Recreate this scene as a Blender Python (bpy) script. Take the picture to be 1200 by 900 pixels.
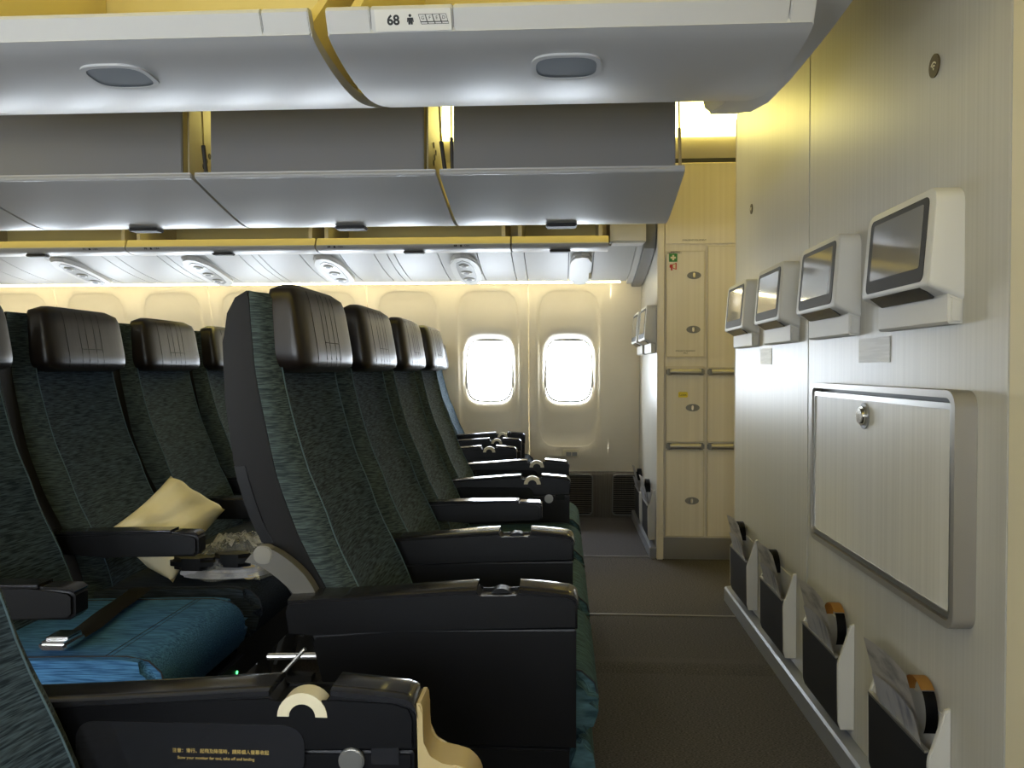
import bpy, bmesh, math, random
from mathutils import Vector, Matrix
for o in list(bpy.data.objects): bpy.data.objects.remove(o)
random.seed(7)
SC = bpy.context.scene
COL = SC.collection
PI = math.pi

# ------------------------------------------------------------------ camera
F_PX = 970.0
cd = bpy.data.cameras.new('camera'); cam = bpy.data.objects.new('camera', cd); COL.objects.link(cam)
cd.sensor_width = 36.0; cd.lens = F_PX/1200*36.0; cd.clip_start = 0.02
cam.location = (0, 0, 1.03)
cam.rotation_euler = (PI/2 - math.atan(18/F_PX), 0, math.atan(60/F_PX))
SC.camera = cam
# ------------------------------------------------------------------ world and exposure
SKY_STRENGTH = 22.0
wd = bpy.data.worlds.new('world'); SC.world = wd; wd.use_nodes = True
bg = wd.node_tree.nodes['Background']; bg.inputs[0].default_value = (0.84, 0.915, 1.0, 1); bg.inputs[1].default_value = SKY_STRENGTH
vs = SC.view_settings
vs.view_transform = 'Standard'; vs.look = 'None'; vs.exposure = 0.25; vs.gamma = 1.0; vs.use_curve_mapping = False
# cabin lamp strengths
COVE_FAR, COVE_NEAR, WASH, CROWN = 8.0, 4.0, 15.0, 7.0
WARM = (1.0, 0.82, 0.14); WASHC = (1.0, 0.88, 0.52); COVEC = (1.0, 0.85, 0.24)

# window positions along the cabin, and the two side walls mirrored about the aisle plan's centre line
WIN_X = [0.0375 - 0.535*k for k in range(0, 8)]
def wall_y(z):
    P = [(0, 5.74), (.33, 5.66), (.5, 5.62), (.8, 5.56), (1.24, 5.5), (1.53, 5.42), (1.62, 5.38)]
    for (z0, y0), (z1, y1) in zip(P, P[1:]):
        if z <= z1: return y0 + (y1-y0)*(z-z0)/(z1-z0)
    return P[-1][1]
def portal(x, near):
    l = bpy.data.lights.new('window_daylight', 'AREA'); l.shape = 'RECTANGLE'; l.size = .34; l.size_y = .46
    l.cycles.is_portal = True
    o = bpy.data.objects.new('window_daylight', l); COL.objects.link(o)
    o.location = (x, (5.1-5.60) if near else 5.60, 1.027)
    o.rotation_euler = (-PI/2, 0, 0) if not near else (PI/2, 0, 0)
for x in WIN_X:
    portal(x, False); portal(x, True)

# ------------------------------------------------------------------ materials
def lin(h):
    h = h.lstrip('#'); v = [int(h[i:i+2], 16)/255 for i in (0, 2, 4)]
    return tuple((c/12.92 if c <= .04045 else ((c+.055)/1.055)**2.4) for c in v) + (1,)
def mat(name, color, rough=.5, metal=0.0, spec=.5, coat=0.0, bump=None, vary=None, emit=None, alpha=None):
    """bump=(scale vec, strength, dist) ; vary=(scale vec, colour2, low, high)"""
    m = bpy.data.materials.new(name); m.use_nodes = True; nt = m.node_tree; N = nt.nodes; L = nt.links
    b = N['Principled BSDF']
    c = lin(color) if isinstance(color, str) else tuple(color)+(1,)
    b.inputs['Base Color'].default_value = c; b.inputs['Roughness'].default_value = rough
    b.inputs['Metallic'].default_value = metal; b.inputs['Specular IOR Level'].default_value = spec
    b.inputs['Coat Weight'].default_value = coat; b.inputs['Coat Roughness'].default_value = .08
    if emit:
        b.inputs['Emission Color'].default_value = tuple(emit[0])+(1,); b.inputs['Emission Strength'].default_value = emit[1]
    def noise(sc, detail=3):
        tc = N.new('ShaderNodeTexCoord'); mp = N.new('ShaderNodeMapping'); mp.inputs['Scale'].default_value = sc
        nz = N.new('ShaderNodeTexNoise'); nz.inputs['Scale'].default_value = 1; nz.inputs['Detail'].default_value = detail
        L.new(tc.outputs['Object'], mp.inputs['Vector']); L.new(mp.outputs['Vector'], nz.inputs['Vector']); return nz
    if vary:
        nz = noise(vary[0]); r = N.new('ShaderNodeValToRGB')
        r.color_ramp.elements[0].position = vary[2]; r.color_ramp.elements[1].position = vary[3]
        r.color_ramp.elements[0].color = c; r.color_ramp.elements[1].color = lin(vary[1])
        L.new(nz.outputs['Fac'], r.inputs['Fac']); L.new(r.outputs['Color'], b.inputs['Base Color'])
    if bump:
        nz = noise(bump[0]); bp = N.new('ShaderNodeBump'); bp.inputs['Strength'].default_value = bump[1]; bp.inputs['Distance'].default_value = bump[2]
        L.new(nz.outputs['Fac'], bp.inputs['Height']); L.new(bp.outputs['Normal'], b.inputs['Normal'])
    return m
def glass_mat(name, tint=(1, 1, 1), gloss=.08, rough=.03, haze=0):
    m = bpy.data.materials.new(name); m.use_nodes = True; nt = m.node_tree; N = nt.nodes; L = nt.links
    N.remove(N['Principled BSDF']); t = N.new('ShaderNodeBsdfTransparent'); t.inputs[0].default_value = tint+(1,)
    g = N.new('ShaderNodeBsdfGlossy'); g.inputs['Roughness'].default_value = rough
    fr = N.new('ShaderNodeLayerWeight'); fr.inputs['Blend'].default_value = gloss
    mx = N.new('ShaderNodeMixShader'); L.new(fr.outputs['Fresnel'], mx.inputs[0])
    if haze:
        df = N.new('ShaderNodeBsdfDiffuse'); df.inputs[0].default_value = (.8, .8, .8, 1); m2 = N.new('ShaderNodeMixShader'); m2.inputs[0].default_value = haze
        L.new(t.outputs[0], m2.inputs[1]); L.new(df.outputs[0], m2.inputs[2]); t = m2
    L.new(t.outputs[0], mx.inputs[1]); L.new(g.outputs[0], mx.inputs[2]); L.new(mx.outputs[0], N['Material Output'].inputs[0])
    return m
M = dict(
    wall=mat('cream_panel', '#ece2cd', .6, vary=((3, 3, 3), '#e4dac4', .3, .7)),
    bulk=mat('brushed_laminate', '#aba89e', .38, vary=((70, 110, .6), '#b6b3a9', .3, .7), bump=((160, 160, 1.2), .05, .002)),
    galley=mat('galley_laminate', '#d6cdb8', .45, vary=((60, 60, .5), '#ded6c2', .3, .7)),
    white=mat('white_plastic', '#c2c0ba', .5),
    bin=mat('bin_shell', '#b0b0b0', .37, bump=((240, 240, 240), .03, .001)),
    binback=mat('bin_back', '#7c7c7f', .55, bump=((300, 300, 300), .05, .001)),
    bininner_lit=mat('bin_liner_yellow_lit', '#d3c385', .55),  # cream liner with the yellow cabin light mixed into its colour
    cream=mat('cream_plastic', '#ccc2a4', .4),
    foil=mat('gold_foil', '#d8b560', .3), gold=mat('beige_plastic', '#a9966a', .35),
    fair=mat('fairing_grey', '#55534e', .45), faircap=mat('fairing_cap_grey', '#75726b', .45),
    service=mat('service_white', '#b2b0ab', .5),
    handle=mat('handle_grey', '#596069', .4),
    grey=mat('grey_plastic', '#7d7c78', .4),
    dgrey=mat('dark_grey', '#3c3b39', .5),
    slot=mat('dark_slot', '#0c0b0a', .6),
    black=mat('black_plastic', '#070709', .42, spec=.25, bump=((500, 500, 500), .06, .0005)),
    blackgloss=mat('black_gloss', '#4a4a4e', .13, metal=.8),
    shell=mat('seat_shell', '#0d0b0a', .5, spec=.2, bump=((400, 400, 400), .06, .0005)),
    fabric=mat('teal_melange', '#1d262d', .95, spec=.15, vary=((26, 26, 480), '#4b5a63', .38, .68), bump=((30, 30, 480), .2, .001)),
    side=mat('teal_side', '#262e31', .95, spec=.15, vary=((26, 60, 480), '#4e5a5a', .38, .68), bump=((60, 60, 480), .25, .001)),
    blue=mat('blue_melange', '#22476a', .92, spec=.15, vary=((18, 420, 420), '#5081ab', .36, .7), bump=((40, 500, 500), .2, .001)),
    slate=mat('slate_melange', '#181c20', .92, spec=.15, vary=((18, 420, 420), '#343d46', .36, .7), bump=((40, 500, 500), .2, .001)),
    tealc=mat('teal_cushion', '#20343a', .92, spec=.15, vary=((18, 420, 60), '#4c6a72', .36, .7), bump=((40, 500, 60), .2, .001)),
    leather=mat('brown_leather', '#17100d', .36, bump=((14, 26, 6), .12, .006)),
    stitch=mat('piping', '#43575e', .8),
    seam=mat('dark_seam', '#0b0807', .6),
    carpet=mat('grey_carpet', '#3a3839', .95, spec=.1, vary=((150, 420, 10), '#605d5e', .4, .66), bump=((150, 420, 10), .6, .004)),
    strip=mat('carpet_strip', '#6f6a66', .6),
    alu=mat('brushed_aluminium', '#a9a7a2', .3, metal=.85, bump=((10, 10, 600), .04, .001)),
    chrome=mat('chrome', '#d8d8d8', .12, metal=1.0),
    kick=mat('kick_strip', '#8d9099', .3, metal=.25),
    table=mat('table_lid', '#bdb9ad', .4, vary=((80, 80, .7), '#cac6ba', .3, .7)),
    tframe=mat('table_frame', '#98938a', .36, metal=.45),
    screen=mat('screen_glass', '#8a877f', .07, spec=.8, coat=1.0),
    pocketblack=mat('pocket_front', '#16171b', .5, bump=((300, 300, 300), .1, .001)),
    paper=mat('magazine_paper', '#c6c2be', .5, vary=((14, 14, 40), '#93908f', .45, .7)),
    paper2=mat('card_paper', '#c9c8cc', .5, vary=((30, 30, 9), '#8a8ca0', .5, .7)),
    kraft=mat('kraft_band', '#b5853f', .6),
    text=mat('print_black', '#101010', .6), textgold=mat('print_gold', '#b39a55', .5), textw=mat('print_pale', '#d8d0ae', .6),
    green=mat('sign_green', '#2f7a35', .5), red=mat('sign_red', '#b3281c', .5), yellow=mat('sticker_yellow', '#e6cf3c', .6),
    label=mat('pale_label', '#d8d6cf', .5, vary=((6, 6, 150), '#cbc9c1', .45, .55)),
    brown=mat('sign_brown', '#4a3b22', .5),
    pillow=mat('pillow_cotton', '#ecdfb8', .9, spec=.2, bump=((22, 9, 22), .5, .012)),
    pillowedge=mat('pillow_trim', '#1a1c24', .8),
    belt=mat('belt_webbing', '#1e1a14', .85, bump=((300, 300, 300), .3, .001)),
    plastic=glass_mat('plastic_film', (.98, .98, .98), .3, .08, .16),
    pane=glass_mat('window_pane', (.98, .99, 1.0), .05),
    shade=mat('window_shade', '#8a8880', .5),
    led=mat('green_led', '#20ff50', .5, emit=((.1, 1, .25), 3)),
    dado=mat('dado_panel', '#6b655a', .6, vary=((120, 2, 2), '#5d574e', .4, .6)),
    ceil=mat('ceiling_panel', '#d2cab4', .5),
    cove=mat('cove_lamp', '#ffffff', .5, emit=(COVEC, COVE_FAR)),
    covenear=mat('near_cove_lamp', '#ffffff', .5, emit=(WARM, COVE_NEAR)),
    wash=mat('wash_lamp', '#ffffff', .5, emit=(WASHC, WASH)),
    crown=mat('crown_lamp', '#ffffff', .5, emit=(WARM, CROWN)),
)

# ------------------------------------------------------------------ helpers
def link(name, me, parent=None, loc=(0, 0, 0)):
    o = bpy.data.objects.new(name, me); COL.objects.link(o); o.location = loc
    if parent: o.parent = parent
    return o
def to_mesh(name, bm, m, angle=35):
    bmesh.ops.recalc_face_normals(bm, faces=bm.faces)
    me = bpy.data.meshes.new(name); bm.to_mesh(me); bm.free()
    me.materials.append(m)
    me.polygons.foreach_set('use_smooth', [True]*len(me.polygons)); me.set_sharp_from_angle(angle=math.radians(angle))
    return me
def obj(name, bm, m, parent=None, loc=(0, 0, 0), angle=35):
    return link(name, to_mesh(name, bm, m, angle), parent, loc)
CACHE = {}
def cobj(key, name, build, m, parent=None, loc=(0, 0, 0), angle=35):
    if key not in CACHE: CACHE[key] = to_mesh(name, build(), m, angle)
    return link(name, CACHE[key], parent, loc)
def tag(o, label, cat, group=None):
    o['label'] = label; o['category'] = cat
    if group: o['group'] = group
    return o
def thing(name, label, cat, loc=(0, 0, 0), group=None):
    return tag(link(name, None, None, loc), label, cat, group)
def structure(name, bm, m, parent=None, loc=(0, 0, 0), angle=35):
    o = obj(name, bm, m, parent, loc, angle)
    if not parent: o['kind'] = 'structure'
    return o
def sempty(name):
    o = link(name, None); o['kind'] = 'structure'; return o
def box(x0, x1, y0, y1, z0, z1, bev=0, seg=2, bm=None):
    t = bmesh.new(); bmesh.ops.create_cube(t, size=1)
    for v in t.verts: v.co = Vector(((x0+x1)/2+v.co.x*(x1-x0), (y0+y1)/2+v.co.y*(y1-y0), (z0+z1)/2+v.co.z*(z1-z0)))
    if bev: bmesh.ops.bevel(t, geom=t.edges[:], offset=bev, segments=seg, affect='EDGES', clamp_overlap=True)
    return merge(bm, t)
def merge(bm, t):
    if bm is None: return t
    me = bpy.data.meshes.new('tmp'); t.to_mesh(me); t.free(); bm.from_mesh(me); bpy.data.meshes.remove(me); return bm
def prism(pts, axis, a, b, bev=0, seg=2, bm=None):
    """pts: outline in the two other axes (ordered x,y,z without `axis`), swept from a to b along axis"""
    t = bmesh.new()
    def mk(p, q):
        return {'x': (q, p[0], p[1]), 'y': (p[0], q, p[1]), 'z': (p[0], p[1], q)}[axis]
    A = [t.verts.new(mk(p, a)) for p in pts]; B = [t.verts.new(mk(p, b)) for p in pts]
    n = len(pts); t.faces.new(A); t.faces.new(B[::-1])
    for i in range(n): t.faces.new((A[i], B[i], B[(i+1) % n], A[(i+1) % n]))
    if bev:
        caps = [e for e in t.edges if len({v in set(A) for v in e.verts}) == 1]
        bmesh.ops.bevel(t, geom=caps, offset=bev, segments=seg, affect='EDGES', clamp_overlap=True)
    return merge(bm, t)
def spline(P, n=5):
    out = []
    for i in range(len(P)-1):
        p0 = Vector(P[max(i-1, 0)]); p1 = Vector(P[i]); p2 = Vector(P[i+1]); p3 = Vector(P[min(i+2, len(P)-1)])
        for k in range(n):
            t = k/n
            out.append(.5*((2*p1)+(p2-p0)*t+(2*p0-5*p1+4*p2-p3)*t*t+(3*p1-p0-3*p2+p3)*t**3))
    out.append(Vector(P[-1])); return out
def tube(pts, r, n=8, bm=None, closed=False):
    t = bmesh.new(); pts = [Vector(p) for p in pts]; rings = []
    N = len(pts); up = None
    for i, p in enumerate(pts):
        if closed: d = pts[(i+1) % N]-pts[i-1]
        else: d = pts[min(i+1, N-1)]-pts[max(i-1, 0)]
        d.normalize()
        a = d.cross(Vector((0, 0, 1)) if abs(d.z) < .95 else Vector((0, 1, 0))).normalized() if up is None else (up - d*up.dot(d)).normalized()
        up = a; b = d.cross(a)
        rings.append([t.verts.new(p + r*(math.cos(2*PI*k/n)*a + math.sin(2*PI*k/n)*b)) for k in range(n)])
    for i in range(N if closed else N-1):
        A, B = rings[i], rings[(i+1) % N]
        for k in range(n): t.faces.new((A[k], A[(k+1) % n], B[(k+1) % n], B[k]))
    if not closed: t.faces.new(rings[0]); t.faces.new(rings[-1][::-1])
    return merge(bm, t)
def grid(fn, nu, nv, bm=None):
    t = bmesh.new(); V = [[t.verts.new(fn(i/nu, j/nv)) for j in range(nv+1)] for i in range(nu+1)]
    for i in range(nu):
        for j in range(nv): t.faces.new((V[i][j], V[i+1][j], V[i+1][j+1], V[i][j+1]))
    return merge(bm, t)
def disc(c, nrm, r, h, n=24, bm=None, rx=None, bev=0):
    """short cylinder from c along nrm; rx = (axis, other radius) makes it oval"""
    t = bmesh.new(); bmesh.ops.create_cone(t, cap_ends=True, segments=n, radius1=1, radius2=1, depth=1)
    for v in t.verts: v.co = Vector((v.co.x*r, v.co.y*(rx or r), (v.co.z+.5)*h))
    if bev:
        bmesh.ops.bevel(t, geom=[e for e in t.edges if e.calc_length() < 4*r/n*2 and abs(e.verts[0].co.z-e.verts[1].co.z) < 1e-6 and e.verts[0].co.z > h*.5], offset=bev, segments=2, affect='EDGES')
    q = Vector((0, 0, 1)).rotation_difference(Vector(nrm))
    for v in t.verts: v.co = q @ v.co + Vector(c)
    return merge(bm, t)
def xform(bm, mtx): bm.transform(mtx); return bm
def frame(o, ux, uy):
    """matrix whose local x,y run along ux,uy at origin o"""
    ux = Vector(ux).normalized(); uy = Vector(uy).normalized(); uz = ux.cross(uy)
    return Matrix(((ux.x, uy.x, uz.x, o[0]), (ux.y, uy.y, uz.y, o[1]), (ux.z, uy.z, uz.z, o[2]), (0, 0, 0, 1)))
def text_bm(s, size, mtx, align='CENTER', bm=None, bold=0):
    cu = bpy.data.curves.new('t', 'FONT'); cu.body = s; cu.size = size; cu.align_x = align; cu.align_y = 'CENTER'; cu.extrude = .0003; cu.offset = bold; cu.resolution_u = 3
    o = bpy.data.objects.new('t', cu); COL.objects.link(o); dg = bpy.context.evaluated_depsgraph_get()
    me = bpy.data.meshes.new_from_object(o.evaluated_get(dg)); t = bmesh.new(); t.from_mesh(me)
    bpy.data.objects.remove(o); bpy.data.curves.remove(cu); bpy.data.meshes.remove(me)
    t.transform(mtx); return merge(bm, t)
def rrect(w, h, r, n=5, cx=0, cy=0):
    out = []
    for (sx, sy, a0) in ((1, 1, 0), (-1, 1, 90), (-1, -1, 180), (1, -1, 270)):
        for k in range(n+1):
            a = math.radians(a0+90*k/n); out.append((cx+sx*(w/2-r)+r*math.cos(a), cy+sy*(h/2-r)+r*math.sin(a)))
    return out
def ring(outer, inner, z0, z1, mtx, bm=None):
    """frame between two outlines of equal count in local xy, from z0 to z1"""
    t = bmesh.new(); n = len(outer)
    R = [[t.verts.new((p[0], p[1], z)) for p in L] for L, z in ((outer, z0), (outer, z1), (inner, z1), (inner, z0))]
    for a in range(4):
        A, B = R[a], R[(a+1) % 4]
        for i in range(n): t.faces.new((A[i], A[(i+1) % n], B[(i+1) % n], B[i]))
    t.transform(mtx); return merge(bm, t)
def plate(outline, z0, z1, mtx, bev=0, bm=None):
    t = prism(outline, 'z', z0, z1, bev); t.transform(mtx); return merge(bm, t)

# ------------------------------------------------------------------ room shell
X0, X1 = -4.6, 2.4
floor = structure('floor', box(X0, X1, -.75, 5.85, -.06, 0), M['carpet'])
for k, (y, h, w) in enumerate(((3.465, .004, .012), (4.54, .004, .012))):
    structure('trim_%d' % (k+1), box(-.5 if k else -.5, .74 if not k else .5, y-w/2, y+w/2, 0, h), M['strip'])
# carpet ridge across the aisle where two lengths meet
structure('trim_3', prism([(2.80, 0), (2.84, .010), (2.87, .014), (2.90, .008), (2.96, 0)], 'x', .02, .70), M['carpet'])
ceiling = structure('ceiling', box(X0, X1, -.75, 5.85, 2.55, 2.6), M['ceil'])
structure('wall_back', box(X0-.06, X0, -.75, 5.85, 0, 2.55), M['wall'])
structure('wall_front', box(X1, X1+.06, -.75, 5.85, 0, 2.55), M['wall'])

def mirror_y(bm):
    for v in bm.verts: v.co.y = 5.1 - v.co.y
    return bm
def sq(a, b, n, t):
    c, s = math.cos(t), math.sin(t); r = (abs(c/a)**n + abs(s/b)**n)**(-1/n); return r*c, r*s
def rect_ray(l, r, d, u, t):
    c, s = math.cos(t), math.sin(t); k = []
    if c > 1e-9: k.append(r/c)
    if c < -1e-9: k.append(-l/c)
    if s > 1e-9: k.append(u/s)
    if s < -1e-9: k.append(-d/s)
    q = min(k); return q*c, q*s
ZC = 1.02
def cell(bm, xc, left, right):
    d, u = ZC-.33, 1.6-ZC
    T = sorted([2*PI*k/72 for k in range(72)] + [math.atan2(b, a) % (2*PI) for a, b in ((right, u), (-left, u), (-left, -d), (right, -d))])
    loops = [[(*rect_ray(left, right, d, u, t), 0) for t in T]]
    for f in (.35, .7):
        loops.append([tuple(p*(1-f)+q*f for p, q in zip(rect_ray(left, right, d, u, t), sq(.212, .526, 6, t))) + (0,) for t in T])
    for a, b, n, dy in ((.208, .522, 6, 0), (.203, .517, 6, .005), (.197, .511, 6, .011), (.190, .42, 5, .016), (.184, .30, 4.4, .018), (.178, .250, 4, .021), (.170, .236, 4, .030), (.159, .219, 4, .055), (.155, .211, 4, .085)):
        loops.append([(*sq(a, b, n, t), dy) for t in T])
    R = [[bm.verts.new((xc+x, wall_y(ZC+z)+dy, ZC+z)) for x, z, dy in lp] for lp in loops]
    n = len(T)
    for A, B in zip(R, R[1:]):
        for i in range(n):
            try: bm.faces.new((A[i], A[(i+1) % n], B[(i+1) % n], B[i]))
            except ValueError: pass
def flat_panel(bm, xa, xb, y_off=0):
    zs = [.33, .5, .8, 1.02, 1.24, 1.4, 1.53, 1.6]
    for a, b in zip(zs, zs[1:]):
        bm.faces.new([bm.verts.new((x, wall_y(z)+y_off, z)) for x, z in ((xa, a), (xb, a), (xb, b), (xa, b))])
def side_wall(name, near):
    root = sempty(name)
    G = .002
    spans = []
    bounds = [-.23 - 1.07*k for k in range(0, 4)]
    # one panel per pair of windows, the last one runs on flat to the bulkhead
    pr = [(bounds[0], .56, [WIN_X[0]])] + [(bounds[k+1], bounds[k], [WIN_X[2*k+1], WIN_X[2*k+2]]) for k in range(3)] + [(X0, bounds[3], [WIN_X[7]])]
    for (a, b, ws) in pr:
        bm = bmesh.new()
        ws = sorted(ws)
        for i, w in enumerate(ws):
            l = (w-(a+G)) if i == 0 else .2675
            r = ((b-G)-w) if (i == len(ws)-1) else .2675
            l, r = min(l, .2675), min(r, .2675)
            cell(bm, w, l, r)
            if i == 0 and w-.2675 > a+G+.001: flat_panel(bm, a+G, w-.2675)
            if i == len(ws)-1 and w+.2675 < b-G-.001: flat_panel(bm, w+.2675, b-G)
        bmesh.ops.remove_doubles(bm, verts=bm.verts, dist=.0004)
        if near: mirror_y(bm)
        obj('panel', bm, M['wall'], root, angle=50)
    bm = bmesh.new()   # backing behind the joints
    for x in bounds: box(x-.03, x+.03, 5.70, 5.72, .3, 1.62, bm=bm)
    for x in bounds:
        for a, b in ((.33, .5), (.5, .8), (.8, 1.02), (1.02, 1.24), (1.24, 1.4), (1.4, 1.53), (1.53, 1.62)):
            prism([(wall_y(a)+.006, a), (wall_y(b)+.006, b), (wall_y(b)+.02, b), (wall_y(a)+.02, a)], 'x', x-.02, x+.02, bm=bm)
    if near: mirror_y(bm)
    obj('joint_strip', bm, M['cream'], root)
    bm = prism([(5.38, 1.6), (5.42, 1.6), (5.42, 2.56), (5.36, 2.56)], 'x', X0, .56)
    if near: mirror_y(bm)
    obj('upper_lining', bm, M['ceil'], root)
    bm = prism([(5.74, -.01), (5.667, .325), (5.662, .365), (5.82, .365), (5.82, -.01)], 'x', X0, .56)
    if near: mirror_y(bm)
    obj('dado', bm, M['dado'], root)
    return root
side_wall('wall_far', False)
side_wall('wall_near', True)
# right-hand rest of both side walls, past the monuments
for nm, near in (('wall_far_forward', False), ('wall_near_forward', True)):
    bm = box(.56, X1, 5.30, 5.82, 0, 2.55)
    if near: mirror_y(bm)
    structure(nm, bm, M['wall'])
def window(i, x, near):
    r = sempty('window_%d' % i)
    T = [2*PI*k/40 for k in range(40)]
    def out(a, b): return [sq(a, b, 4, t) for t in T]
    s = -1 if near else 1
    def place(bm):
        if near: mirror_y(bm)
        return bm
    y = wall_y(ZC)
    mt = Matrix(((1, 0, 0, x), (0, 0, 1, y), (0, 1, 0, ZC), (0, 0, 0, 1)))
    obj('window_frame', place(ring(out(.160, .217), out(.150, .206), .056, .068, mt)), M['white'], r)
    obj('pane', place(plate(out(.158, .214), .070, .073, mt)), M['pane'], r)
    low = .178
    sh = [p for p in out(.150, .206) if p[1] > low]
    obj('shade', place(plate(sorted(sh, key=lambda p: math.atan2(p[1]-low-.005, p[0])), .058, .066, mt)), M['shade'], r)
i = 1
for near in (False, True):
    for x in WIN_X: window(i, x, near); i += 1
# air grilles in the dado of the far wall
gr = sempty('trim_4')
for xa, xb in ((-.10, .205), (.335, .535)):
    def dy(z): return 5.74 - .2239*z
    xc, w = (xa+xb)/2, xb-xa
    mt = frame((xc, dy(.165)-.004, .165), (1, 0, 0), (0, -.2239, 1))
    obj('grille_frame', ring(rrect(w, .30, .03), rrect(w-.016, .284, .024), 0, .008, mt), M['grey'], gr)
    obj('grille_back', plate(rrect(w-.016, .284, .024), .0005, .002, mt), M['slot'], gr)
    bm = bmesh.new()
    for k in range(18):
        z = -.132 + k*.0155; t = box(-w/2+.01, w/2-.01, z, z+.006, .002, .007); t.transform(mt); merge(bm, t)
    s = obj('grille_slats', bm, M['dado'], gr); s['kind'] = 'stuff'

# ------------------------------------------------------------------ front bulkhead of the middle block (right in view)
WX = .755
wr = sempty('wall_right')
obj('panel', box(WX, WX+.05, 1.455, 2.605, 0, 2.14, .003), M['bulk'], wr)
obj('panel', box(WX, WX+.05, 2.609, 3.69, 0, 2.14, .003), M['bulk'], wr)
obj('corner_post', prism([(WX, 1.452), (WX+.006, 1.40), (WX+.03, 1.375), (WX+.07, 1.368), (WX+.07, 1.452)], 'z', 0, 2.14), M['cream'], wr)
obj('core', box(WX+.05, X1, 1.38, 3.685, 0, 2.12), M['galley'], wr)
obj('end_trim', box(WX-.002, WX+.052, 3.692, 3.70, 0, 2.12, .002), M['galley'], wr)
structure('baseboard_right', prism([(.716, 0), (.716, .055), (.722, .062), (.7545, .066), (.7545, 0)], 'y', 1.40, 3.72, .003), M['kick'])

# far bulkhead of the window block
FX = .505
wf = sempty('wall_far_bulkhead')
obj('panel', box(FX, FX+.02, 4.51, 5.56, 0, 2.14, .003), M['bulk'], wf)
obj('edge_post', box(FX-.001, FX+.036, 4.488, 4.51, 0, 2.135, .004), M['galley'], wf)
obj('core', box(FX+.02, X1, 4.56, 5.5, 0, 2.12), M['galley'], wf)
structure('baseboard_far', box(FX-.036, FX-.0005, 4.50, 5.70, 0, .062, .004), M['kick'])

# ------------------------------------------------------------------ galley cabinet, seen across the far aisle
gx0 = .545
gal = thing('galley_cabinet', 'tall beige galley cabinet with latched doors behind the far bulkhead', 'cabinet', (gx0, 4.5, 0))
obj('carcass', box(0, 1.6, .014, .058, 0, 2.13), M['galley'], gal)
obj('kickplate', box(-.004, 1.6, .004, .014, 0, .115, .002), M['alu'], gal)
obj('top_trim', box(-.01, 1.6, -.006, .012, 2.133, 2.155, .003), M['dgrey'], gal)
obj('upper_panel', box(0, 1.6, .002, .014, 1.70, 2.13, .002), M['galley'], gal)
def latch(parent, x, z):
    l = obj('latch', disc((x, .0005, z), (0, -1, 0), .037, .004, 28, rx=.020, bev=.001), M['grey'], parent)
    obj('latch_lever', box(x-.008, x+.004, -.016, -.003, z-.013, z+.013, .003), M['chrome'], l)
def door(x0, x1, z0, z1, latches=(), rail=False):
    d = obj('door', box(x0+.003, x1-.003, .001, .013, z0+.003, z1-.003, .002), M['galley'], gal)
    obj('edge_trim', ring([(x0+.003, z0+.003), (x1-.003, z0+.003), (x1-.003, z1-.003), (x0+.003, z1-.003)], [(x0+.008, z0+.008), (x1-.008, z0+.008), (x1-.008, z1-.008), (x0+.008, z1-.008)], 0, .004, Matrix(((1, 0, 0, 0), (0, 0, -1, .003), (0, 1, 0, 0), (0, 0, 0, 1)))), M['cream'], d)
    for (x, z) in latches: latch(d, x, z)
    return d
dA = door(.005, .215, 1.09, 1.665, ((.155, 1.53), (.152, 1.24)))
dB = door(.005, .215, .632, 1.045, ((.150, .82),))
dC = door(.005, .215, .12, .592, ((.148, .318),))
dD = door(.225, .62, 1.03, 1.69)
dE = door(.225, .62, .632, 1.0)
dF = door(.225, .62, .12, .592)
for (a, b, z) in ((.008, .212, 1.012), (.228, .6, 1.012), (.008, .212, .612), (.228, .6, .612)):
    r = obj('handrail', tube([(a+.02, -.012, z), (b-.02, -.012, z)], .016, 12), M['alu'], gal)
    obj('rail_end', box(a, a+.035, -.016, .006, z-.018, z+.018, .006), M['grey'], r); obj('rail_end', box(b-.035, b, -.016, .006, z-.018, z+.018, .006), M['grey'], r)
FR = lambda x, z: frame((x, -.0035, z), (1, 0, 0), (0, 0, 1))
g = obj('first_aid_sign', plate([(-.022, -.022), (.022, -.022), (.022, .022), (-.022, .022)], 0, .0012, FR(.043, 1.625)), M['green'], dA); g['label'] = 'green square sign with a white cross'
bmx = plate([(-.014, -.005), (.014, -.005), (.014, .005), (-.014, .005)], .001, .0022, FR(.043, 1.625)); plate([(-.005, -.014), (.005, -.014), (.005, .014), (-.005, .014)], .001, .0024, FR(.043, 1.625), bm=bmx)
obj('white_cross', bmx, M['textw'], dA)
bmx = plate([(-.019, .006), (-.016, .012), (-.004, .012), (.014, .020), (.018, .020), (.018, -.016), (.014, -.016), (-.004, -.008), (-.004, -.020), (-.012, -.020), (-.013, -.008), (-.019, -.004)], 0, .0012, FR(.043, 1.577))
r_ = obj('megaphone_sign', bmx, M['red'], dA); r_['label'] = 'red megaphone sign'
obj('megaphone_mouth', plate([(-.002, .009), (.012, .015), (.012, -.011), (-.002, -.005)], .001, .002, FR(.043, 1.577)), M['textw'], dA)
obj('printed_notice', text_bm('EMERGENCY EQUIPMENT', .011, FR(.155, 1.718)), M['text'], gal)
bmx = text_bm('EMERGENCY', .009, FR(.055, 1.656)); text_bm('EQUIPMENT ONLY', .009, FR(.05, 1.650), bm=bmx); text_bm('EMERGENCY EQUIPMENT', .009, FR(.11, 1.125), bm=bmx); text_bm('ONLY', .009, FR(.11, 1.113), bm=bmx)
obj('printed_notice', bmx, M['text'], dA)
s_ = obj('yellow_sticker', plate(rrect(.05, .03, .006, 3), 0, .001, FR(.098, .890)), M['yellow'], dB)
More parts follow.
